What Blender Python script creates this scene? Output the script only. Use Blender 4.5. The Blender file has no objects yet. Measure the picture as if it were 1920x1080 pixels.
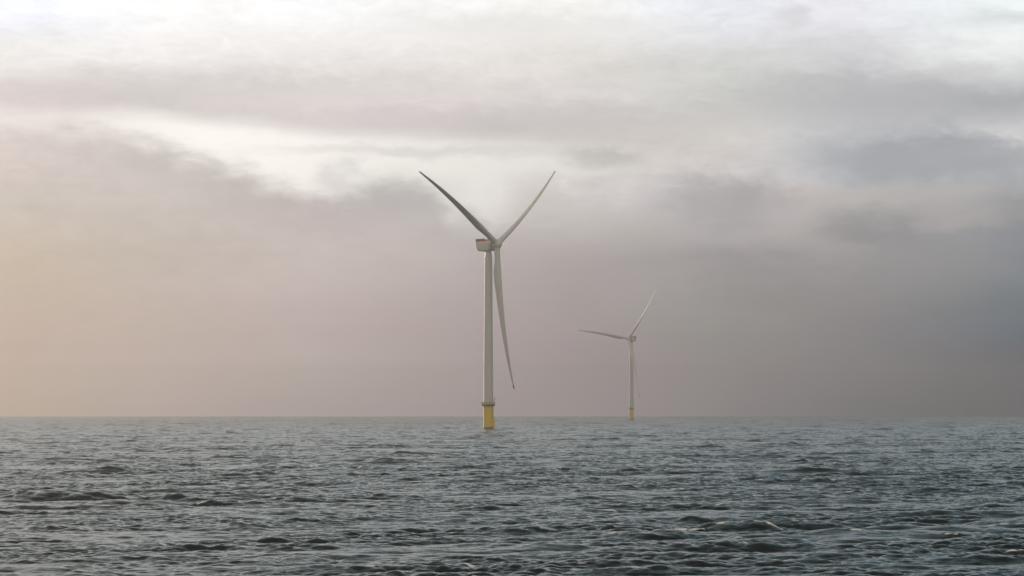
import bpy, bmesh, math
import numpy as np
from mathutils import Matrix, Vector

S = bpy.context.scene
COL = S.collection
R = math.radians

# ------------------------------------------------------------------ camera
LENS = 100.0                       # mm on a 36 mm sensor
FPX = 1920 * LENS / 36             # focal length in photograph pixels
EARTH = 7.45e6                     # earth radius with refraction
CAM_H = 9.25
LEVEL_Y = 772.5                    # picture row of the true level
cam_d = bpy.data.cameras.new("camera"); cam = bpy.data.objects.new("camera", cam_d)
COL.objects.link(cam); S.camera = cam
cam_d.lens = LENS; cam_d.sensor_width = 36; cam_d.clip_start = 1; cam_d.clip_end = 60000
cam.location = (0, 0, CAM_H)
cam.rotation_euler = (math.pi / 2 + math.atan((LEVEL_Y - 540) / FPX), 0, 0)

# ------------------------------------------------------------------ sun
SUN_AZ, SUN_EL = -38.0, 11.0       # degrees, azimuth to the right of +Y
sun_dir = Vector((math.sin(R(SUN_AZ)) * math.cos(R(SUN_EL)), math.cos(R(SUN_AZ)) * math.cos(R(SUN_EL)), math.sin(R(SUN_EL))))
sd = bpy.data.lights.new("sun", 'SUN'); sun = bpy.data.objects.new("sun", sd); COL.objects.link(sun)
sd.energy = 2.8; sd.angle = R(0.6); sd.color = (1.0, 0.83, 0.62)
sun.rotation_euler = sun_dir.to_track_quat('Z', 'Y').to_euler()
sun.location = (-300, 300, 300)

# ------------------------------------------------------------------ render settings
S.view_settings.view_transform = 'Standard'; S.view_settings.look = 'None'
S.view_settings.exposure = 0; S.view_settings.gamma = 1
S.render.engine = 'CYCLES'
cy = S.cycles
cy.max_bounces = 4; cy.diffuse_bounces = 2; cy.glossy_bounces = 3; cy.volume_bounces = 1
cy.transmission_bounces = 2; cy.sample_clamp_indirect = 4
cy.use_denoising = True


class NT:
    """small helper that builds node maths"""
    def __init__(s, tree):
        s.t = tree; s.n = tree.nodes; s.l = tree.links

    def put(s, sock, v):
        if isinstance(v, bpy.types.NodeSocket): s.l.new(v, sock)
        else: sock.default_value = v

    def m(s, op, a, b=None, c=None, clamp=False):
        n = s.n.new('ShaderNodeMath'); n.operation = op; n.use_clamp = clamp
        s.put(n.inputs[0], a)
        if b is not None: s.put(n.inputs[1], b)
        if c is not None: s.put(n.inputs[2], c)
        return n.outputs[0]

    def add(s, a, b): return s.m('ADD', a, b)
    def sub(s, a, b): return s.m('SUBTRACT', a, b)
    def mul(s, a, b): return s.m('MULTIPLY', a, b)
    def div(s, a, b): return s.m('DIVIDE', a, b)

    def step(s, x, lo, hi, a=0.0, b=1.0):
        n = s.n.new('ShaderNodeMapRange'); n.interpolation_type = 'SMOOTHSTEP'
        s.put(n.inputs[0], x); s.put(n.inputs[1], lo); s.put(n.inputs[2], hi); n.inputs[3].default_value = a; n.inputs[4].default_value = b
        return n.outputs[0]

    def lin(s, x, lo, hi, a=0.0, b=1.0):
        n = s.n.new('ShaderNodeMapRange')
        s.put(n.inputs[0], x); s.put(n.inputs[1], lo); s.put(n.inputs[2], hi); n.inputs[3].default_value = a; n.inputs[4].default_value = b
        return n.outputs[0]

    def mix(s, f, a, b, mode='MIX'):
        n = s.n.new('ShaderNodeMix'); n.data_type = 'RGBA'; n.blend_type = mode
        s.put(n.inputs[0], f); s.put(n.inputs[6], a); s.put(n.inputs[7], b)
        return n.outputs[2]

    def ramp(s, x, stops, interp='LINEAR'):
        n = s.n.new('ShaderNodeValToRGB'); cr = n.color_ramp; cr.interpolation = interp
        while len(cr.elements) < len(stops): cr.elements.new(1.0)
        for e, (p, c) in zip(cr.elements, sorted(stops, key=lambda q: q[0])):
            e.position = p; e.color = c if len(c) == 4 else (*c, 1)
        s.put(n.inputs[0], x)
        return n.outputs[0]

    def xyz(s, x, y, z=0.0):
        n = s.n.new('ShaderNodeCombineXYZ')
        s.put(n.inputs[0], x); s.put(n.inputs[1], y); s.put(n.inputs[2], z)
        return n.outputs[0]

    def noise(s, vec, scale, detail=5, rough=0.5, lac=2.0, dist=0.0, out=0):
        n = s.n.new('ShaderNodeTexNoise')
        s.put(n.inputs['Vector'], vec); n.inputs['Scale'].default_value = scale; n.inputs['Detail'].default_value = detail
        n.inputs['Roughness'].default_value = rough; n.inputs['Lacunarity'].default_value = lac; n.inputs['Distortion'].default_value = dist
        return n.outputs[out]


def lin(c):                                   # sRGB 0-255 -> linear
    return tuple(((v / 255) / 12.92) if v / 255 <= 0.04045 else ((v / 255 + 0.055) / 1.055) ** 2.4 for v in c)


# ------------------------------------------------------------------ sky
world = bpy.data.worlds.new("World"); S.world = world; world.use_nodes = True
wt = world.node_tree; wt.nodes.clear(); W = NT(wt)
tc = wt.nodes.new('ShaderNodeTexCoord'); sp = wt.nodes.new('ShaderNodeSeparateXYZ'); wt.links.new(tc.outputs['Generated'], sp.inputs[0])
dx, dy, dz = sp.outputs
az = W.mul(W.m('ARCTAN2', dx, dy), 180 / math.pi)          # degrees right of +Y
el = W.mul(W.m('ARCSINE', dz), 180 / math.pi)              # degrees above level
DPP = 180 / math.pi / FPX                                   # degrees for one row of the photograph
def A(px): return (px - 960) * DPP
def E(py): return (LEVEL_Y - py) * DPP
# wind-drawn, billowy distortion of the cloud edges
nv = W.xyz(W.mul(az, 0.55), W.mul(el, 1.25), 3.1)
n_big = W.sub(W.noise(nv, 0.9, 3, 0.5), 0.5)
n_mid = W.sub(W.noise(nv, 2.6, 6, 0.55, dist=0.3), 0.5)
azw0 = W.add(az, W.mul(n_mid, 0.9)); elw0 = W.add(el, W.mul(n_big, 0.5))
n_fine = W.sub(W.noise(W.xyz(W.mul(azw0, 0.8), W.mul(elw0, 1.9), 5.5), 2.2, 9, 0.62, dist=0.8), 0.5)
nv2 = W.xyz(W.mul(az, 0.22), W.mul(el, 1.4), 7.7)
n_str = W.sub(W.noise(nv2, 1.3, 5, 0.5, dist=0.4), 0.5)
n_wide = W.sub(W.noise(W.xyz(W.mul(az, 0.2), W.mul(el, 0.5), 1.3), 1.0, 4, 0.5), 0.5)
azw = W.add(az, W.add(W.mul(n_mid, 0.8), W.mul(n_big, 1.2)))
elw = W.add(el, W.add(W.mul(n_mid, 0.5), W.mul(n_big, 0.5)))
els = W.add(el, W.add(W.mul(n_str, 0.75), W.mul(n_mid, 0.12)))

# body colour of the cloud deck: rows by elevation, columns by azimuth
COLS = [-150, 30, 300, 600, 1070, 1350, 1600, 1890, 2070]
#SKYGRID-BEGIN
ROWS = {
    30: [(264, 269, 282), (264, 269, 282), (275, 275, 275), (271, 271, 272), (270, 270, 268), (254, 256, 264), (254, 254, 260), (263, 271, 272), (263, 271, 272)],
    120: [(256, 253, 249), (256, 253, 249), (262, 258, 257), (253, 248, 245), (244, 239, 234), (232, 232, 229), (224, 223, 227), (264, 266, 264), (264, 266, 264)],
    200: [(231, 217, 218), (231, 217, 218), (225, 219, 216), (256, 245, 244), (234, 228, 227), (233, 233, 228), (232, 233, 238), (199, 202, 208), (199, 202, 208)],
    290: [(234, 220, 216), (234, 220, 216), (216, 207, 203), (214, 207, 204), (226, 218, 213), (238, 230, 225), (263, 262, 267), (270, 267, 265), (270, 267, 265)],
    380: [(218, 207, 200), (218, 207, 200), (226, 216, 211), (209, 195, 195), (239, 234, 231), (239, 235, 241), (218, 216, 217), (154, 158, 165), (154, 158, 165)],
    480: [(220, 201, 179), (220, 201, 179), (215, 201, 190), (230, 216, 213), (195, 185, 184), (176, 170, 172), (175, 171, 173), (155, 158, 167), (155, 158, 167)],
    580: [(220, 195, 174), (220, 195, 174), (231, 208, 199), (231, 211, 211), (197, 183, 184), (189, 185, 183), (165, 158, 161), (119, 134, 145), (119, 134, 145)],
    630: [(233, 196, 177), (233, 196, 177), (242, 216, 202), (245, 220, 221), (211, 191, 197), (174, 172, 167), (164, 155, 166), (84, 115, 141), (84, 115, 141)],
    660: [(238, 200, 180), (238, 200, 180), (262, 228, 224), (273, 250, 251), (220, 195, 206), (193, 185, 187), (166, 160, 166), (73, 80, 125), (73, 80, 125)],
    693: [(287, 230, 197), (287, 230, 197), (321, 276, 268), (313, 285, 286), (261, 228, 242), (215, 199, 210), (180, 168, 183), (71, 73, 105), (71, 73, 105)],
    765: [(289, 230, 184), (289, 230, 184), (303, 263, 262), (294, 259, 274), (270, 243, 254), (216, 198, 216), (134, 134, 159), (69, 71, 105), (69, 71, 105)],
}
#SKYGRID-END
def azpos(px): return (A(px) - A(-100)) / (A(2020) - A(-100))
azn = W.lin(azw, A(-100), A(2020))
deck = None
keys = sorted(ROWS)
for i, k in enumerate(keys):
    rc = W.ramp(azn, [(azpos(c), lin(v)) for c, v in zip(COLS, ROWS[k])], 'B_SPLINE' if False else 'LINEAR')
    if deck is None: deck = rc
    else: deck = W.mix(W.step(W.add(el, W.mul(n_str, W.lin(el, 0.3, 2.5, 0.0, 0.3))), E(keys[i - 1] - 12), E(k + 12)), deck, rc)
# soft unevenness of the deck
deck = W.mix(1.0, deck, W.xyz(*[W.add(1.0, W.add(W.mul(n_wide, 0.16), W.add(W.add(W.mul(n_mid, 0.13), W.mul(n_fine, W.lin(el, E(760), E(330), 0.02, 0.28))), W.mul(n_str, 0.12))))] * 3), 'MULTIPLY')

def over(base, alpha, color): return W.mix(alpha, base, (*color, 1) if not isinstance(color, bpy.types.NodeSocket) else color)
def curve(stops, x=None):                                   # picture row of an edge as a function of azimuth
    v = W.ramp(W.lin(x or az, A(-100), A(2020)), [(azpos(p), ((LEVEL_Y - y) / 1000,) * 3) for p, y in stops], 'EASE')
    return W.mul(v, 1000 * DPP)

bright_l, bright_r = lin((282, 278, 271)), lin((246, 241, 236))
bright = W.mix(W.lin(az, A(500), A(1250)), (*bright_l, 1), (*bright_r, 1))
# bright opening between the upper layer and the lower cumulus
low_top = curve([(-100, 222), (60, 232), (200, 240), (290, 262), (370, 285), (450, 300), (520, 335), (580, 352), (650, 345), (720, 333), (790, 338), (840, 382), (920, 395), (1010, 350), (1120, 318), (1250, 308), (1380, 330), (1450, 335), (2020, 330)])
up_bot = curve([(-100, 190), (60, 205), (250, 207), (420, 222), (700, 244), (960, 256), (1200, 282), (1400, 312), (1500, 330), (2020, 340)])
edge_l = W.add(el, W.add(W.mul(n_fine, 0.26), W.add(W.mul(n_mid, 0.75), W.mul(n_big, 0.35))))
m_low = W.step(W.sub(edge_l, low_top), -0.60, 0.22)
m_up = W.step(W.sub(W.add(el, W.mul(n_str, 0.35)), up_bot), -0.34, 0.16)
m_up = W.sub(1.0, m_up)
gap = W.mul(m_low, m_up)
gap = W.mul(gap, W.step(az, A(20), A(420), 0.42, 1.0))
gap = W.mul(gap, W.step(az, A(1000), A(1500), 1.0, 0.35))
sky = over(deck, gap, bright)
# dark shoulder of the cumulus right under its lit edge
sh = W.mul(W.sub(1.0, m_low), W.step(W.sub(low_top, edge_l), 0.05, 1.3, 1.0, 0.0))
sky = W.mix(W.mul(W.mul(sh, W.step(az, A(480), A(820), 0.25, 0.55)), W.step(az, A(840), A(960), 1.0, 0.0)), sky, (*lin((198, 194, 192)), 1))
# blobs: dark lens cloud on the right, brighter breaks under it, scraps
def blob(px, py, rx, ry, soft=0.6, wob=1.0):
    ex = W.div(W.sub(W.add(az, W.mul(W.add(n_mid, n_big), 0.7 * wob)), A(px)), rx * DPP)
    ey = W.div(W.sub(W.add(el, W.mul(W.add(W.mul(n_fine, 0.8), W.add(n_mid, n_big)), 0.38 * wob)), E(py)), ry * DPP)
    d = W.m('SQRT', W.add(W.mul(ex, ex), W.mul(ey, ey)))
    return W.step(d, 1 - soft, 1 + soft, 1.0, 0.0)
for px, py, rx, ry, soft, wob, c, a in [
        (1720, 190, 330, 50, .7, 1.0, (180, 180, 182), .60),
        (1640, 262, 170, 40, .7, 1.2, (186, 187, 190), .40),
        (1760, 302, 270, 52, .65, 1.2, (160, 166, 174), .80),
        (1600, 372, 250, 20, .9, .8, (210, 200, 196), .65),
        (1490, 420, 130, 46, .8, 1.8, (208, 199, 195), .55), (1560, 470, 90, 30, .8, 2.0, (190, 183, 181), .45), (1420, 560, 130, 40, .9, 2.0, (142, 138, 140), .40), (1560, 565, 110, 26, .9, 2.0, (168, 163, 163), .40),
        (1640, 425, 100, 34, .7, 1.8, (140, 140, 143), .55),
        (1800, 408, 110, 24, .8, 1.8, (204, 196, 192), .55), (1750, 505, 90, 50, .9, 2.0, (174, 171, 172), .45),
        (1340, 380, 110, 50, .7, 1.8, (150, 147, 149), .50),
        (1190, 412, 120, 30, .7, 1.8, (216, 208, 203), .60), (1230, 445, 90, 22, .8, 2.0, (196, 188, 185), .45), (1020, 360, 70, 30, .8, 1.6, (214, 207, 203), .45), (820, 283, 260, 11, .9, 1.0, (226, 221, 218), .55),
        (1130, 297, 75, 15, .7, 1.0, (196, 193, 192), .60),
        (760, 365, 90, 40, .7, .8, (190, 190, 190), .40),
        (640, 325, 45, 18, .8, 1.6, (226, 222, 219), .55),
        (450, 165, 330, 30, .9, 1.0, (212, 206, 205), .45),
        (950, 225, 420, 28, .8, 1.0, (211, 204, 203), .50),
        (960, 50, 220, 30, .9, 1.0, (246, 243, 238), .60),
        (1460, 122, 60, 14, .9, 1.0, (236, 235, 232), .50),
        (1900, 150, 130, 18, .9, .8, (233, 233, 233), .60),
        (1490, 35, 28, 22, .8, 1.2, (222, 220, 221), .45),
        (1890, 48, 80, 14, .8, 1.0, (215, 219, 222), .50)]:
    sky = over(sky, W.mul(blob(px, py, rx, ry, soft, wob), a), lin(c))
# the rest of the dome: broken cloud, brighter and warmer round the hidden sun
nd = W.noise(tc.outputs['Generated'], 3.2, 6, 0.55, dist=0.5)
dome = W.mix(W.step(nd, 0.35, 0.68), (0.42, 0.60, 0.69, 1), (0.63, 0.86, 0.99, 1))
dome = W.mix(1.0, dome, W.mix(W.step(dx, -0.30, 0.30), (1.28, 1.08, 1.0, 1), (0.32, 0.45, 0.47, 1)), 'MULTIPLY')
dome = W.mix(W.step(dy, 0.35, -0.35), dome, W.mix(W.step(nd, 0.35, 0.68), (0.58, 0.53, 0.46, 1), (0.88, 0.82, 0.73, 1)))  # unseen sky behind the camera, made bright and warm to light the towers
# unseen sky darkened high in front to darken wave faces, left paler low down
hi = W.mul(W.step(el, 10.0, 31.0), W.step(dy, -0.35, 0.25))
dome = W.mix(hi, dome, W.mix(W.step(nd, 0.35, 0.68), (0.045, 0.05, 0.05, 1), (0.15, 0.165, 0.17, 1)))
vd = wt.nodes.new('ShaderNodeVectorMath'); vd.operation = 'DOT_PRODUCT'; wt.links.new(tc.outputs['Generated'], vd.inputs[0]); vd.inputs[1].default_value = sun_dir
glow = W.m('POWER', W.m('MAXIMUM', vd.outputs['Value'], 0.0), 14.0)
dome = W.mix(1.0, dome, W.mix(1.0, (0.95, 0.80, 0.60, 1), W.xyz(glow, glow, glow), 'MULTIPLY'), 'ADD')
nish = wt.nodes.new('ShaderNodeTexSky'); nish.sky_type = 'NISHITA'; nish.sun_disc = False
nish.sun_elevation = R(SUN_EL); nish.sun_rotation = R(SUN_AZ); nish.dust_density = 2.0
BG = 0.1
cover = W.step(nd, 0.30, 0.45, 0.75, 0.97)
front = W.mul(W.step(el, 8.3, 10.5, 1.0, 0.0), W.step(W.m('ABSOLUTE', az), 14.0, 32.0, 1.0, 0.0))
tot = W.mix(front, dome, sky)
tot = W.mix(1.0, tot, (1 / BG, 1 / BG, 1 / BG, 1), 'MULTIPLY')
for n in wt.nodes:
    if n.type == 'MIX' and n.data_type == 'RGBA': n.clamp_result = False; n.clamp_factor = True
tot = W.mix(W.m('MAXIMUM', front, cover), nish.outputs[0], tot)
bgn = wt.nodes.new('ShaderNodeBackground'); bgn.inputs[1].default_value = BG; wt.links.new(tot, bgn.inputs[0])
wo = wt.nodes.new('ShaderNodeOutputWorld'); wt.links.new(bgn.outputs[0], wo.inputs[0])
world.cycles.sampling_method = 'MANUAL'; world.cycles.sample_map_resolution = 1024


# ------------------------------------------------------------------ materials
def mat(name):
    m = bpy.data.materials.new(name); m.use_nodes = True
    t = NT(m.node_tree)
    return m, t, m.node_tree.nodes['Principled BSDF']


def paint(name, color, rough=0.45, var=0.08, dirt=None, scale=0.4):
    m, t, b = mat(name)
    o = m.node_tree.nodes.new('ShaderNodeTexCoord').outputs['Object']
    mp = m.node_tree.nodes.new('ShaderNodeMapping'); mp.inputs['Scale'].default_value = (1, 1, 0.25); t.l.new(o, mp.inputs[0])
    n = t.noise(mp.outputs[0], scale, 6, 0.6)
    c = t.mix(t.step(n, 0.35, 0.7), tuple(v * (1 - var) for v in color) + (1,), tuple(min(1, v * (1 + var)) for v in color) + (1,))
    if dirt:
        n2 = t.noise(mp.outputs[0], scale * 3, 8, 0.65)
        c = t.mix(t.step(n2, 0.58, 0.8, 0, 0.6), c, (*dirt, 1))
    t.put(b.inputs['Base Color'], c)
    b.inputs['Roughness'].default_value = rough
    return m


WHITE = paint("weathered_white_paint", (0.67, 0.645, 0.59), 0.4, 0.05, (0.45, 0.42, 0.37))
BLADE = paint("blade_gelcoat", (0.74, 0.71, 0.66), 0.58, 0.04, (0.46, 0.44, 0.40), 0.2)
def foundation_paint():
    m = paint('foundation_yellow', (0.84, 0.53, 0.010), 0.42, 0.06, (0.55, 0.30, 0.02))
    t = NT(m.node_tree); b = m.node_tree.nodes['Principled BSDF']
    o = m.node_tree.nodes.new('ShaderNodeTexCoord').outputs['Object']; sep = m.node_tree.nodes.new('ShaderNodeSeparateXYZ'); t.l.new(o, sep.inputs[0])
    n = t.noise(o, 1.3, 6, 0.6)
    f = t.step(t.add(sep.outputs[2], t.mul(n, 1.6)), 1.2, 2.0, 1.0, 0.0)
    old = b.inputs['Base Color'].links[0].from_socket
    t.put(b.inputs['Base Color'], t.mix(t.mul(f, 0.85), old, (0.035, 0.035, 0.018, 1)))
    return m


FOUND = foundation_paint()
YELLOW = paint("yellow_marine_paint", (0.82, 0.51, 0.010), 0.42, 0.08, (0.50, 0.28, 0.02))
STEEL = paint("galvanised_grating", (0.30, 0.23, 0.14), 0.55, 0.15, (0.20, 0.13, 0.07), 1.0)
RED = paint("red_panel", (0.62, 0.16, 0.08), 0.5, 0.1, (0.55, 0.24, 0.15), 1.2)
DARKRED = paint("dark_red_marking", (0.22, 0.035, 0.02), 0.5, 0.1)
TIPRED = paint("red_tip_paint", (0.40, 0.04, 0.02), 0.4, 0.05)
DARK = paint("dark_gap", (0.05, 0.047, 0.042), 0.7, 0.1)


# ------------------------------------------------------------------ mesh helpers
def obj(name, bm, mats, parent=None, smooth=True):
    me = bpy.data.meshes.new(name); bm.normal_update(); bm.to_mesh(me); bm.free()
    for m in (mats if isinstance(mats, (list, tuple)) else [mats]): me.materials.append(m)
    if smooth:
        me.polygons.foreach_set('use_smooth', [True] * len(me.polygons))
    o = bpy.data.objects.new(name, me); COL.objects.link(o)
    if parent: o.parent = parent
    if smooth:
        md = o.modifiers.new("edges", 'EDGE_SPLIT'); md.split_angle = R(38)
    return o


def lathe(bm, prof, seg=64, axis='Z', off=(0, 0, 0), mi=0, cap=True):
    """prof: [(r, h)]; revolve round Z or X"""
    rings = []
    for r, h in prof:
        ring = []
        for k in range(seg):
            a = 2 * math.pi * k / seg
            p = (r * math.cos(a), r * math.sin(a), h) if axis == 'Z' else (h, r * math.cos(a), r * math.sin(a))
            ring.append(bm.verts.new(Vector(p) + Vector(off)))
        rings.append(ring)
    for a, b in zip(rings, rings[1:]):
        for k in range(seg):
            f = bm.faces.new((a[k], a[(k + 1) % seg], b[(k + 1) % seg], b[k])); f.material_index = mi
    if cap:
        bm.faces.new(rings[0][::-1]).material_index = mi; bm.faces.new(rings[-1]).material_index = mi
    bmesh.ops.recalc_face_normals(bm, faces=bm.faces)


def tube(bm, pts, r, seg=8, mi=0):
    for a, b in zip(pts, pts[1:]):
        a, b = Vector(a), Vector(b); d = b - a
        q = d.to_track_quat('Z', 'Y')
        rings = []
        for p in (a, b):
            rings.append([bm.verts.new(p + q @ Vector((r * math.cos(2 * math.pi * k / seg), r * math.sin(2 * math.pi * k / seg), 0))) for k in range(seg)])
        for k in range(seg):
            bm.faces.new((rings[0][k], rings[0][(k + 1) % seg], rings[1][(k + 1) % seg], rings[1][k])).material_index = mi
        bm.faces.new(rings[0][::-1]).material_index = mi; bm.faces.new(rings[1]).material_index = mi


def box(bm, lo, hi, mi=0, bevel=0.0):
    r = bmesh.ops.create_cube(bm, size=1)
    lo, hi = Vector(lo), Vector(hi)
    for v in r['verts']:
        v.co = Vector([lo[i] + (v.co[i] + .5) * (hi[i] - lo[i]) for i in range(3)])
    fs = {f for v in r['verts'] for f in v.link_faces}
    for f in fs: f.material_index = mi
    if bevel:
        bmesh.ops.bevel(bm, geom=list({e for f in fs for e in f.edges}), offset=bevel, segments=2, affect='EDGES', profile=0.5)


def ring_rail(bm, r, z, tr, seg=40, a0=0.0, a1=2 * math.pi):
    pts = [(r * math.cos(a0 + (a1 - a0) * k / seg), r * math.sin(a0 + (a1 - a0) * k / seg), z) for k in range(seg + 1)]
    tube(bm, pts, tr, 6)


# ------------------------------------------------------------------ the sea
def spectrum(N, L, lam_lo, lam_hi, hs, lam_p, wind, seed, spread=4.5):
    rng = np.random.default_rng(seed)
    k1 = np.fft.fftfreq(N, L / N) * 2 * np.pi
    kx, ky = np.meshgrid(k1, k1, indexing='xy')
    k = np.hypot(kx, ky); k[0, 0] = 1
    kp = 2 * np.pi / lam_p
    sp_ = k ** -3.95 * np.exp(-1.25 * (kp / k) ** 2) * (1 + 2.0 * np.exp(-((np.sqrt(k / kp) - 1) ** 2) / (2 * 0.09 ** 2)))
    ca = (kx * wind[0] + ky * wind[1]) / k
    # the short waves spread out more than the long ones
    n = np.clip(spread * (kp / k) ** 0.25, 1.0, 10)
    d = np.clip(0.5 * (1 + ca), 0, 1) ** (2 * n) + 0.012
    lam = 2 * np.pi / k
    w = np.clip((lam - lam_lo) / (0.25 * lam_lo) + 0.5, 0, 1) * np.clip((lam_hi - lam) / (0.15 * lam_hi) + 0.5, 0, 1)
    a = np.sqrt(sp_ * d) * (rng.normal(size=k.shape) + 1j * rng.normal(size=k.shape))
    a[0, 0] = 0
    return kx, ky, k, a, w


def tiles(N, L, lo, hi, wind, seed, gain, chop, hs=1.0, lam_p=15.0, spread=4.5):
    kx, ky, k, a, w = spectrum(N, L, lo, hi, hs, lam_p, wind, seed, spread)
    a = a * (2 * np.pi / L)                      # keeps the energy density alike for every tile size
    a = a * w * gain
    h = np.fft.ifft2(a).real * N * N
    ddx = np.fft.ifft2(-1j * kx / k * a).real * N * N * chop
    ddy = np.fft.ifft2(-1j * ky / k * a).real * N * N * chop
    jx = 1 + np.gradient(ddx, L / N, axis=1); jy = 1 + np.gradient(ddy, L / N, axis=0); jxy = np.gradient(ddx, L / N, axis=0)
    J = jx * jy - jxy ** 2
    return [f.astype(np.float32) for f in (h, ddx, ddy, J)]


def sample(f, x, y, L):
    N = f.shape[0]
    u = (x / L) % 1.0 * N; v = (y / L) % 1.0 * N
    i = np.floor(u).astype(np.int32); j = np.floor(v).astype(np.int32)
    fu = (u - i).astype(np.float32); fv = (v - j).astype(np.float32)
    i %= N; j %= N; i1 = (i + 1) % N; j1 = (j + 1) % N
    return (f[j, i] * (1 - fu) + f[j, i1] * fu) * (1 - fv) + (f[j1, i] * (1 - fu) + f[j1, i1] * fu) * fv


OLD_WAVES = [(18.4, 222.0, 2.6, 0.75, 1.0, 4), (13.8, 219.5, 4.0, 0.5, 0.8, 12), (10.2, 211.0, 3.2, 0.48, 0.9, 16), (22.5, 219.0, 2.6, 0.34, 0.9, -10), (25.6, 214.5, 2.4, 0.24, 0.9, -4), (17.5, 207.0, 2.6, 0.16, 0.8, 4), (4.2, 245.0, 3.4, 0.48, 0.1, 8), (7.5, 222.0, 3.0, 0.3, 0.1, 10), (-21.6, 227.0, 1.5, 0.55, 1.0, 0), (-24.1, 160.0, 3.4, 0.55, 0.5, 8), (-13.9, 176.0, 3.0, 0.4, 0.3, 3), (32.8, 213.0, 1.7, 0.32, 0.7, 0), (36.5, 204.0, 2.2, 0.36, 0.6, 0), (-21.7, 513.0, 5.1, 0.8, 0.35, 4), (-29.7, 283.0, 3.2, 0.35, 0.8, 8), (-26.6, 247.0, 3.2, 0.36, 0.1, 0), (3.6, 427.0, 2.1, 0.4, 0.9, 0), (-37.0, 224, 2.6, 0.4, 0.1, 4), (1.5, 163, 3.0, 0.35, 0.05, 0), (17.0, 166, 3.0, 0.35, 0.1, 0), (30, 176, 2.6, 0.4, 0.3, 0), (41, 370, 4, 0.5, 0.6, 0)]


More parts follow.
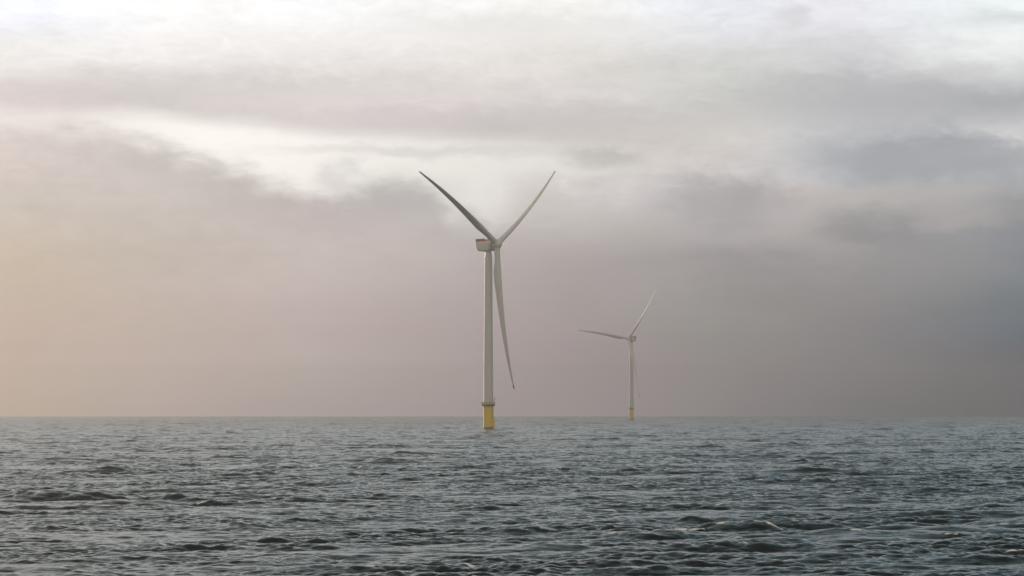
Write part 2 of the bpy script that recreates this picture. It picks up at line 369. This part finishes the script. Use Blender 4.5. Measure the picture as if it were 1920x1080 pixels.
def build_sea():
    HS, CHOP = 0.62, 1.6
    wa = R(-75)
    wind = np.array([math.cos(wa), math.sin(wa)])
    L1, L2, rot = 331.0, 83.0, R(23)
    base = tiles(1024, L1, 0.9, 1e9, wind, 11, 1.0, 1.0)[0]
    gain = HS / 4 / base.std()
    t1 = tiles(1024, L1, 3.6, 1e9, wind, 11, gain, CHOP, spread=6.0)
    wind2 = np.array([wind[0] * math.cos(rot) - wind[1] * math.sin(rot), wind[0] * math.sin(rot) + wind[1] * math.cos(rot)])
    t2 = tiles(1024, L2, 0.35, 3.6, wind2, 5, gain * 1.16, 1.3, spread=4.0)
    # polar sheet round the camera: fine in front of it, coarse behind
    half = R(11.8)
    fine = np.linspace(-half, half, 1100)
    rest = np.linspace(half, 2 * math.pi - half, 110)[1:-1]
    ang = np.concatenate([fine, rest])
    g = 1.0009
    r0, r1 = 150.0, 12600.0
    nr = int(math.log(r1 / r0) / math.log(g))
    rad = np.concatenate([np.geomspace(4, r0, 60)[:-1], r0 * g ** np.arange(nr + 1), [13200]])
    na, nrr = len(ang), len(rad)
    rr, aa = np.meshgrid(rad, ang, indexing='ij')
    x = (rr * np.sin(aa)).ravel(); y = (rr * np.cos(aa)).ravel()
    x2 = x * math.cos(rot) - y * math.sin(rot) + 17; y2 = x * math.sin(rot) + y * math.cos(rot) + 31
    h1, dx1, dy1, J1 = [sample(f, x, y, L1) for f in t1]
    h2, dx2, dy2, J2 = [sample(f, x2, y2, L2) for f in t2]
    c, s_ = math.cos(-rot), math.sin(-rot)
    gust = sample(t1[0] / t1[0].std(), x * 0.23 + 90, y * 0.11 + 40, L1)          # patches of rougher and calmer water
    gust2 = sample(t1[0] / t1[0].std(), x * 0.71 + 190, y * 0.31 + 140, L1)
    g1 = np.clip(0.95 + 0.38 * gust, 0.45, 2.0); g2 = np.clip(0.95 + 0.40 * gust2 + 0.08 * h1 / t1[0].std(), 0.3, 2.0)
    ddx = dx1 * g1 + (dx2 * c - dy2 * s_) * g2; ddy = dy1 * g1 + (dx2 * s_ + dy2 * c) * g2
    z = h1 * g1 + h2 * g2
    J = (J1 - 1) * g1 + (J2 - 1) * g2 + 1
    Jf = (J1 - 1) * g1 + 0.45 * (J2 - 1) * g2 + 1
    q1, q2 = np.quantile(Jf[::37], [0.0020, 0.0095])
    foam = np.clip((q2 - Jf) / (q2 - q1), 0, 1) * np.clip((z - 0.12) / 0.25, 0, 1)
    # steeper waves with a sharp crest that stand out of the chop: (x, y, half width, height, foam, slant)
    rng = np.random.default_rng(3)
    waves = list(OLD_WAVES)
    for _ in range(3400):
        r_ = 5333 * 9.25 / (rng.uniform(14, 320) if _ < 1300 else rng.uniform(10, 150)); a_ = rng.uniform(-half, half); w_ = 0.8 + rng.gamma(2.0, 0.55)
        waves.append((r_ * math.sin(a_), r_ * math.cos(a_), w_ * (1 + r_ / 2500), (0.03 + 0.085 * w_) * min(1.0, max(0.25, (r_ - 90) / 330)) * (1 + min(r_, 1500) / 1100) * rng.uniform(0.35, 1.15), rng.uniform(0.4, 1.0) if rng.random() < 0.18 else 0.0, rng.normal(2, 9)))
    X, Y, Z, F, H2, DY = [v.reshape(nrr, na) for v in (x, y, z, foam, h2, ddy)]
    for bx, by, hw, hh, fm, sl in waves:
        r_ = math.hypot(bx, by); a_ = math.atan2(bx, by)
        i0, i1 = np.searchsorted(rad, [r_ - 14, r_ + 14]); j0, j1 = np.searchsorted(fine, [a_ - 2.6 * hw / r_, a_ + 2.6 * hw / r_])
        if i1 - i0 < 2 or j1 - j0 < 2: continue
        w = (slice(i0, i1), slice(j0, j1))
        xs, ys = X[w] - bx, Y[w] - by
        ux = xs * math.cos(R(sl)) + ys * math.sin(R(sl)); uy = -xs * math.sin(R(sl)) + ys * math.cos(R(sl))
        uy = uy + 0.22 * hw * np.sin(ux * 1.3 / hw + bx) + 0.10 * np.sin(ux * 2.9 + by) + 0.3 * DY[w]
        env = np.exp(-np.abs(ux / hw) ** 1.7) * (0.72 + 0.18 * np.sin(ux * 4.3 / hw + bx) + 0.10 * np.sin(ux * 11 / hw + by))
        cusp = np.where(uy < 0, 0.55 * np.exp(-np.abs(uy) / (0.30 + 0.5 * hh)) + 0.45 * np.exp(-(uy / (2.6 + 2 * hh)) ** 2), 0.30 * np.exp(-np.abs(uy) / 0.8) + 0.70 * np.exp(-(uy / (1.6 + 3.4 * hh)) ** 2))
        Z[w] += hh * env * cusp + 0.5 * min(1, hh) * H2[w] * env
        if fm:
            bf = env * np.exp(-((uy + 0.02) / (0.16 * hh + 0.13)) ** 2) * np.clip(0.30 + 0.55 * np.sin(ux * 5.0 / hw + 2 * bx) + 0.35 * np.sin(ux * 13 / hw), 0, 1)
            F[w] = np.maximum(F[w], np.clip(bf * fm * 1.9, 0, 1))
    fade = np.clip((rr.ravel() - 2) / 60, 0, 1)
    co = np.empty((len(x), 3), np.float32)
    co[:, 0] = x + ddx * fade; co[:, 1] = y + ddy * fade
    co[:, 2] = z * fade - (x * x + y * y) / (2 * EARTH)
    idx = np.arange(na * nrr, dtype=np.int32).reshape(nrr, na)
    nxt = np.roll(idx, -1, axis=1)
    q = np.stack([idx[:-1], idx[1:], nxt[1:], nxt[:-1]], -1).reshape(-1, 4)
    # the small disc right under the camera
    cv = len(co); co = np.vstack([co, [[0, 0, 0]]]).astype(np.float32); foam = np.append(foam, 0)
    tri = np.stack([idx[0], nxt[0], np.full(na, cv, np.int32)], -1)
    me = bpy.data.meshes.new("sea")
    me.vertices.add(len(co)); me.vertices.foreach_set('co', co.ravel())
    nl = q.size + tri.size
    me.loops.add(nl); me.loops.foreach_set('vertex_index', np.concatenate([q.ravel(), tri.ravel()]).astype(np.int32))
    me.polygons.add(len(q) + len(tri))
    st = np.concatenate([np.arange(len(q)) * 4, len(q) * 4 + np.arange(len(tri)) * 3]).astype(np.int32)
    me.polygons.foreach_set('loop_start', st)
    me.polygons.foreach_set('use_smooth', np.ones(len(st), bool))
    at = me.attributes.new('foam', 'FLOAT', 'POINT'); at.data.foreach_set('value', foam.astype(np.float32))
    me.update(calc_edges=True)
    if me.polygons[0].normal.z < 0: me.flip_normals()
    o = bpy.data.objects.new("sea", me); COL.objects.link(o); o['kind'] = 'structure'
    return o


def sea_material():
    m, t, b = mat("sea_water")
    nt = m.node_tree
    P = nt.nodes.new('ShaderNodeNewGeometry').outputs['Position']
    mp = nt.nodes.new('ShaderNodeMapping'); mp.inputs['Rotation'].default_value = (0, 0, R(15)); mp.inputs['Scale'].default_value = (0.55, 1, 1); t.l.new(P, mp.inputs[0])
    ln = nt.nodes.new('ShaderNodeVectorMath'); ln.operation = 'LENGTH'; t.l.new(P, ln.inputs[0]); dist = ln.outputs['Value']
    n1 = t.noise(mp.outputs[0], 0.9, 5, 0.6, dist=0.4)
    n2 = t.noise(mp.outputs[0], 3.6, 4, 0.6, dist=0.3)
    hgt = t.mul(t.add(t.mul(n1, 0.10), t.mul(n2, 0.03)), t.step(dist, 300, 2200, 1.0, 0.25))
    bp = nt.nodes.new('ShaderNodeBump'); bp.inputs['Strength'].default_value = 1.0; bp.inputs['Distance'].default_value = 1.0
    t.put(bp.inputs['Height'], hgt)
    fa = nt.nodes.new('ShaderNodeAttribute'); fa.attribute_name = 'foam'
    nf = t.noise(mp.outputs[0], 3.5, 7, 0.72)
    f = t.step(t.add(fa.outputs['Fac'], t.mul(t.sub(nf, 0.5), 1.5)), 0.28, 0.62)
    f = t.mul(f, t.step(fa.outputs['Fac'], 0.02, 0.2))
    # suspended sediment: slightly greener and paler in some patches
    np_ = t.noise(P, 0.02, 3, 0.5)
    wc = t.mix(np_, (0.005, 0.012, 0.010, 1), (0.010, 0.019, 0.014, 1))
    t.put(b.inputs['Base Color'], t.mix(f, wc, (0.80, 0.78, 0.74, 1)))
    t.put(b.inputs['Roughness'], t.m('MAXIMUM', t.step(dist, 250, 2600, 0.13, 0.205), t.mul(f, 0.75)))
    b.inputs['IOR'].default_value = 1.333
    t.l.new(bp.outputs[0], b.inputs['Normal'])
    tr = nt.nodes.new('ShaderNodeBsdfTranslucent'); tr.inputs[0].default_value = (0.80, 0.76, 0.68, 1)      # light comes through the froth
    ms = nt.nodes.new('ShaderNodeMixShader'); t.put(ms.inputs[0], t.mul(f, 0.6))
    t.l.new(b.outputs[0], ms.inputs[1]); t.l.new(tr.outputs[0], ms.inputs[2])
    t.l.new(ms.outputs[0], nt.nodes['Material Output'].inputs['Surface'])
    return m


sea = build_sea()
sea.data.materials.append(sea_material())


# ------------------------------------------------------------------ wind turbine
HUB_Z, HUB_X, TILT = 104.8, 5.7, 5.0
BLADE_LEN = 83.3


def build_blade():
    """span along +Z from the hub centre, leading edge +Y, upwind side +X"""
    bm = bmesh.new()
    NS, NP = 60, 36
    rings = []
    for i in range(NS + 1):
        s = i / NS; r = 2.2 + (BLADE_LEN - 2.2) * s
        if r < 17: u = max(0, (r - 4) / 13); u = u * u * (3 - 2 * u); chord = 3.3 + 1.75 * u
        else: u = (r - 17) / (BLADE_LEN - 17); chord = 5.05 * (1 - u) ** 0.9 + 0.75 * u
        if s > 0.975: chord *= math.sqrt(max(0.012, 1 - ((s - 0.975) / 0.025) ** 2))
        blend = min(1, max(0, (r - 4.5) / 13)); blend = blend * blend * (3 - 2 * blend)
        tc_ = 0.55 - 0.30 * min(1, max(0, (r - 12) / 30)) - 0.06 * s
        tw = R(12) * (1 - min(1, r / 75)) ** 1.6 - R(1)
        bend = 9.0 * max(0, s - 0.05) ** 2.2
        ring = []
        for k in range(NP):
            a = 2 * math.pi * k / NP
            cx, cyy = math.cos(a) * 1.65, math.sin(a) * 1.65          # circle: chordwise, thickness
            xx = (1 - math.cos(a)) / 2                                # 0 leading .. 1 trailing
            th = 5 * tc_ * (0.2969 * math.sqrt(xx) - 0.126 * xx - 0.3516 * xx ** 2 + 0.2843 * xx ** 3 - 0.1015 * xx ** 4)
            ac = (0.32 - xx) * chord
            at_ = (th if a < math.pi else -th) * chord + 0.02 * chord * math.sin(math.pi * xx)
            pc = cx * (1 - blend) + ac * blend; pt = cyy * (1 - blend) + at_ * blend
            qy = pc * math.cos(tw) - pt * math.sin(tw); qx = pc * math.sin(tw) + pt * math.cos(tw)
            ring.append(bm.verts.new((qx + bend, qy, r)))
        rings.append(ring)
    return bm, rings, NS


def blade_parts():
    bm, rings, NS = build_blade()
    cut = NS - 2
    for a, b_ in zip(rings[:cut], rings[1:cut + 1]):
        for k in range(len(a)): bm.faces.new((a[k], a[(k + 1) % len(a)], b_[(k + 1) % len(a)], b_[k]))
    bm.faces.new(rings[0][::-1])
    for ring in rings[cut + 1:]:
        for v in ring: bm.verts.remove(v)
    bmesh.ops.recalc_face_normals(bm, faces=bm.faces)
    # dark drain and receptor dots along the blade shell
    blade = obj("blade", bm, BLADE)
    bm, rings, NS = build_blade()
    for a, b_ in zip(rings[cut:], rings[cut + 1:]):
        for k in range(len(a)): bm.faces.new((a[k], a[(k + 1) % len(a)], b_[(k + 1) % len(a)], b_[k]))
    bm.faces.new(rings[-1]); bm.faces.new(rings[cut][::-1])
    for ring in rings[:cut]:
        for v in ring: bm.verts.remove(v)
    bmesh.ops.recalc_face_normals(bm, faces=bm.faces)
    tip = obj("blade_tip", bm, TIPRED, blade); tip['label'] = 'dark red painted blade tip'
    for d, side in ((8.5, -1), (15.5, -1), (22.5, -1)):
        bm = bmesh.new()
        s = (d - 2.2) / (BLADE_LEN - 2.2)
        ring = rings_at(d)
        p = ring[0] + 0.3 * (ring[1] - ring[0])
        bmesh.ops.create_icosphere(bm, subdivisions=2, radius=0.17, matrix=Matrix.Translation(p))
        obj("lightning_receptor", bm, TIPRED, blade)
    return blade


def rings_at(d):
    """two surface points of the blade at span d: on its outer flank towards each edge"""
    bm, rings, NS = build_blade()
    i = round((d - 2.2) / (BLADE_LEN - 2.2) * NS)
    out = [rings[i][27].co.copy(), rings[i][30].co.copy()]
    bm.free()
    return out


def build_turbine():
    root = bpy.data.objects.new("wind_turbine", None); COL.objects.link(root)
    # yellow transition piece standing in the water
    bm = bmesh.new(); lathe(bm, [(2.9, -14), (2.9, 12.3), (2.98, 12.35), (2.98, 12.6)], 72)
    tp = obj("foundation", bm, FOUND, root)
    bm = bmesh.new()
    a = R(-27)                                                      # boat landing on the sunless side
    for da in (-0.17, 0.17):
        d = Vector((math.cos(a + da), -math.sin(a + da), 0))
        tube(bm, [d * 3.62 + Vector((0, 0, -6)), d * 3.62 + Vector((0, 0, 5.2)), d * 2.85 + Vector((0, 0, 5.6))], 0.16, 10)
        for z in (0.6, 2.6, 4.6): tube(bm, [d * 2.85 + Vector((0, 0, z)), d * 3.62 + Vector((0, 0, z))], 0.10, 8)
    obj("boat_landing", bm, YELLOW, tp)
    bm = bmesh.new()
    e1 = [Vector((math.cos(a + s) * 3.2, -math.sin(a + s) * 3.2, 0)) for s in (-0.06, 0.06)]
    for p in e1: tube(bm, [p + Vector((0, 0, -3)), p + Vector((0, 0, 12.6))], 0.035, 6)
    for k in range(50):
        z = -3 + k * 0.31; tube(bm, [e1[0] + Vector((0, 0, z)), e1[1] + Vector((0, 0, z))], 0.02, 5)
    obj("ladder", bm, YELLOW, tp)
    # work platform with brackets, rail and davit
    bm = bmesh.new(); lathe(bm, [(2.92, 12.62), (3.15, 12.64), (3.90, 13.3), (3.98, 13.34), (3.98, 14.0), (3.9, 14.04), (2.6, 14.04)], 72, cap=False)
    pf = obj("work_platform", bm, STEEL, root)
    bm = bmesh.new()
    for z in (14.4, 14.75, 15.1): ring_rail(bm, 3.88, z, 0.06, 48)
    for k in range(26):
        t_ = 2 * math.pi * k / 26; tube(bm, [(3.88 * math.cos(t_), 3.88 * math.sin(t_), 14.0), (3.88 * math.cos(t_), 3.88 * math.sin(t_), 15.1)], 0.06, 6)
    obj("railing", bm, STEEL, pf)
    bm = bmesh.new()
    d0 = Vector((3.35 * math.cos(R(30)), 3.35 * math.sin(R(30)), 14.0))
    tube(bm, [d0, d0 + Vector((0, 0, 2.0))], 0.16, 10)
    tube(bm, [d0 + Vector((0, 0, 1.8)), d0 + Vector((0.22, 0.1, 2.6)), d0 + Vector((0.65, 0.4, 4.1))], 0.12, 8)
    tube(bm, [d0 + Vector((-0.15, 0, 2.2)), d0 + Vector((0.1, 0.1, 3.6))], 0.10, 8)
    tube(bm, [d0 + Vector((0.65, 0.4, 4.1)), d0 + Vector((0.67, 0.42, 3.3))], 0.05, 6)
    obj("davit_crane", bm, STEEL, pf)
    bm = bmesh.new(); box(bm, (-2.75, -2.65, 14.06), (-2.0, -2.1, 15.0), 0, 0.04)
    obj("equipment_box", bm, YELLOW, pf)
    # tower: three welded cans with flange seams, narrowing at the top
    prof = [(2.6, 12.65), (2.82, 12.66), (2.80, 13.3)]
    zt = [(13.3, 2.80), (40.0, 2.62), (70.0, 2.40), (97.4, 2.20)]
    for (z0, q0), (z1, q1) in zip(zt, zt[1:]):
        prof += [(q1, z1 - 0.12), (q1 + 0.035, z1 - 0.10), (q1 + 0.035, z1 + 0.10), (q1, z1 + 0.12)]
    prof += [(2.15, 98.0), (1.68, 101.0), (1.66, 101.9)]
    bm = bmesh.new(); lathe(bm, prof, 80)
    obj("tower", bm, WHITE, root)
    bm = bmesh.new(); lathe(bm, [(1.75, 101.0 - 0.05), (1.95, 101.0), (1.95, 101.55), (1.75, 101.6)], 64)
    # nacelle
    tm = Matrix.Translation((0, 0, HUB_Z)) @ Matrix.Rotation(R(-TILT * 0.35), 4, 'Y')
    bm.free()
    bm = bmesh.new()
    side = [(-6.9, 2.05), (-6.75, 0.6), (-6.4, -1.2), (-5.7, -3.1), (-5.45, -3.4), (-4.9, -3.5), (1.9, -3.5), (2.05, -3.3), (2.05, 2.05)]
    hw = 3.0
    rl = [bm.verts.new((x, -hw, z)) for x, z in side]; rr_ = [bm.verts.new((x, hw, z)) for x, z in side]
    n = len(side)
    for k in range(n): bm.faces.new((rl[k], rl[(k + 1) % n], rr_[(k + 1) % n], rr_[k]))
    bm.faces.new(rl[::-1]); bm.faces.new(rr_)
    bmesh.ops.recalc_face_normals(bm, faces=bm.faces)
    bmesh.ops.bevel(bm, geom=[e for e in bm.edges if e.calc_face_angle(0) > R(25)], offset=0.32, segments=4, affect='EDGES', profile=0.5)
    nac = obj("nacelle", bm, WHITE, root); nac.matrix_local = tm
    bm = bmesh.new(); lathe(bm, [(2.6, 1.9), (3.25, 2.0), (3.35, 2.2), (3.35, 3.35), (3.2, 3.5), (2.3, 3.55)], 72, 'X')
    obj("generator", bm, WHITE, nac)
    bm = bmesh.new(); lathe(bm, [(2.3, 3.45), (2.3, 3.85)], 64, 'X')
    obj("bearing_gap", bm, DARK, nac)
    # hoist deck fence with its red marking panels
    bm = bmesh.new()
    for yy in (-hw + 0.15, hw - 0.15):
        box(bm, (-6.75, yy - 0.04, 1.95), (-0.55, yy + 0.04, 3.5))
    box(bm, (-6.79, -hw + 0.2, 1.95), (-6.71, hw - 0.2, 3.5))
    for sgn in (-1, 1):
        yy = sgn * (hw - 0.15)
        pts = [(-6.0 + 0.45 * math.cos(t_), yy + sgn * 0.05, 2.75 + 0.45 * math.sin(t_)) for t_ in np.linspace(0, 2 * math.pi, 20)]
        tube(bm, pts, 0.07, 6, 1)
        for x0, x1, z0, z1 in ((-5.2, -4.85, 2.3, 3.2), (-4.8, -4.4, 2.35, 3.15), (-4.35, -4.0, 2.3, 3.1), (-3.95, -3.5, 2.6, 3.15),
                               (-2.95, -2.6, 2.45, 2.95), (-2.55, -2.15, 2.25, 2.9), (-2.1, -1.8, 2.45, 2.95), (-1.75, -1.3, 2.4, 3.0), (-1.2, -0.85, 2.35, 2.9)):
            box(bm, (x0, yy - 0.07, z0), (x1, yy + 0.07, z1), 1)
    obj("hoist_deck_fence", bm, [RED, DARKRED], nac, smooth=False)
    bm = bmesh.new(); box(bm, (0.1, -2.6, 2.0), (0.9, -1.4, 3.0), 0, 0.05)
    obj("roof_cabinet", bm, STEEL, nac)
    bm = bmesh.new(); tube(bm, [(0.5, 1.2, 2.0), (0.5, 1.2, 4.1)], 0.05, 6); tube(bm, [(0.5, 0.9, 3.9), (0.5, 1.5, 3.9)], 0.04, 6)
    obj("weather_mast", bm, STEEL, nac)
    # hub with three blade sockets
    bm = bmesh.new()
    prof = [(0.0001, 3.15)] + [(2.85 * math.sin(t_), 3.15 * math.cos(t_)) for t_ in np.linspace(0.12, 1.9, 26)]
    prof += [(2.5, -1.35), (2.45, -1.9)]
    lathe(bm, prof[::-1], 72, 'X', cap=True)
    for q in range(3):
        th = R(120 * q)
        b2 = bmesh.new(); lathe(b2, [(1.82, 1.5), (1.86, 2.72), (1.72, 2.76), (1.70, 2.95)], 48)
        bmesh.ops.transform(b2, matrix=Matrix.Rotation(-th, 4, 'X'), verts=b2.verts)
        tmp = bpy.data.meshes.new("tmp"); b2.to_mesh(tmp); b2.free(); bm.from_mesh(tmp); bpy.data.meshes.remove(tmp)
    hub = obj("hub", bm, BLADE, root)
    b0 = blade_parts(); b0.parent = root
    blades = [b0]
    for q in range(2): 
        c = b0.copy(); COL.objects.link(c)
        for ch in list(b0.children):
            d = ch.copy(); COL.objects.link(d); d.parent = c
        blades.append(c)
    return root, hub, blades


def pose(hub, blades, phase, pitch):
    base = Matrix.Translation((0, 0, HUB_Z)) @ Matrix.Rotation(R(-TILT), 4, 'Y') @ Matrix.Translation((HUB_X, 0, -0.3))
    hub.matrix_local = base @ Matrix.Rotation(R(-phase), 4, 'X')
    for q, b in enumerate(blades):
        b.matrix_local = base @ Matrix.Rotation(R(-phase - 120 * q), 4, 'X') @ Matrix.Rotation(R(-pitch[q]), 4, 'Z')


def place(root, px, scale, yaw):
    """stand a turbine where the photograph shows it: picture column and pixels per metre give distance"""
    D = FPX / scale; X = (px - 960) / scale
    root.location = (X, D, -(D * D + X * X) / (2 * EARTH)); root.rotation_euler = (0, 0, R(yaw))


near, hub_n, blades_n = build_turbine()
near['label'] = 'large white wind turbine in the centre, blades spread like a Y over a yellow base'
near['category'] = 'wind turbine'; near['group'] = 'offshore wind turbines'


def copy_tree(o, parent):
    c = o.copy(); COL.objects.link(c)
    c.parent = parent
    kids = {o.name: c}
    for ch in list(o.children): kids.update(copy_tree(ch, c))
    return kids


made = copy_tree(near, None)
far = made[near.name]
far['label'] = 'small pale wind turbine half lost in the haze, one blade nearly level to the left'
place(near, 915.6, 3.29, -33.0)
pose(hub_n, blades_n, 61.2, (88, 85, 78))
place(far, 1183.8, 1.4366, -134.0); far.location.z += 1.0
pose(made[hub_n.name], [made[b.name] for b in blades_n], 40.0, (20, 20, 20))

# ------------------------------------------------------------------ haze
bm = bmesh.new(); box(bm, (-13600, -13600, -40), (13600, 13600, 215))
hz = obj("haze", bm, [], None, smooth=False); hz['kind'] = 'stuff'
hm = bpy.data.materials.new("haze_air"); hm.use_nodes = True
ht = hm.node_tree; ht.nodes.clear()
pv = ht.nodes.new('ShaderNodeVolumePrincipled'); mo = ht.nodes.new('ShaderNodeOutputMaterial'); ht.links.new(pv.outputs[0], mo.inputs['Volume'])
pv.inputs['Color'].default_value = (0.50, 0.49, 0.50, 1); pv.inputs['Density'].default_value = 1.85e-4; pv.inputs['Anisotropy'].default_value = 0.84
hz.data.materials.append(hm)
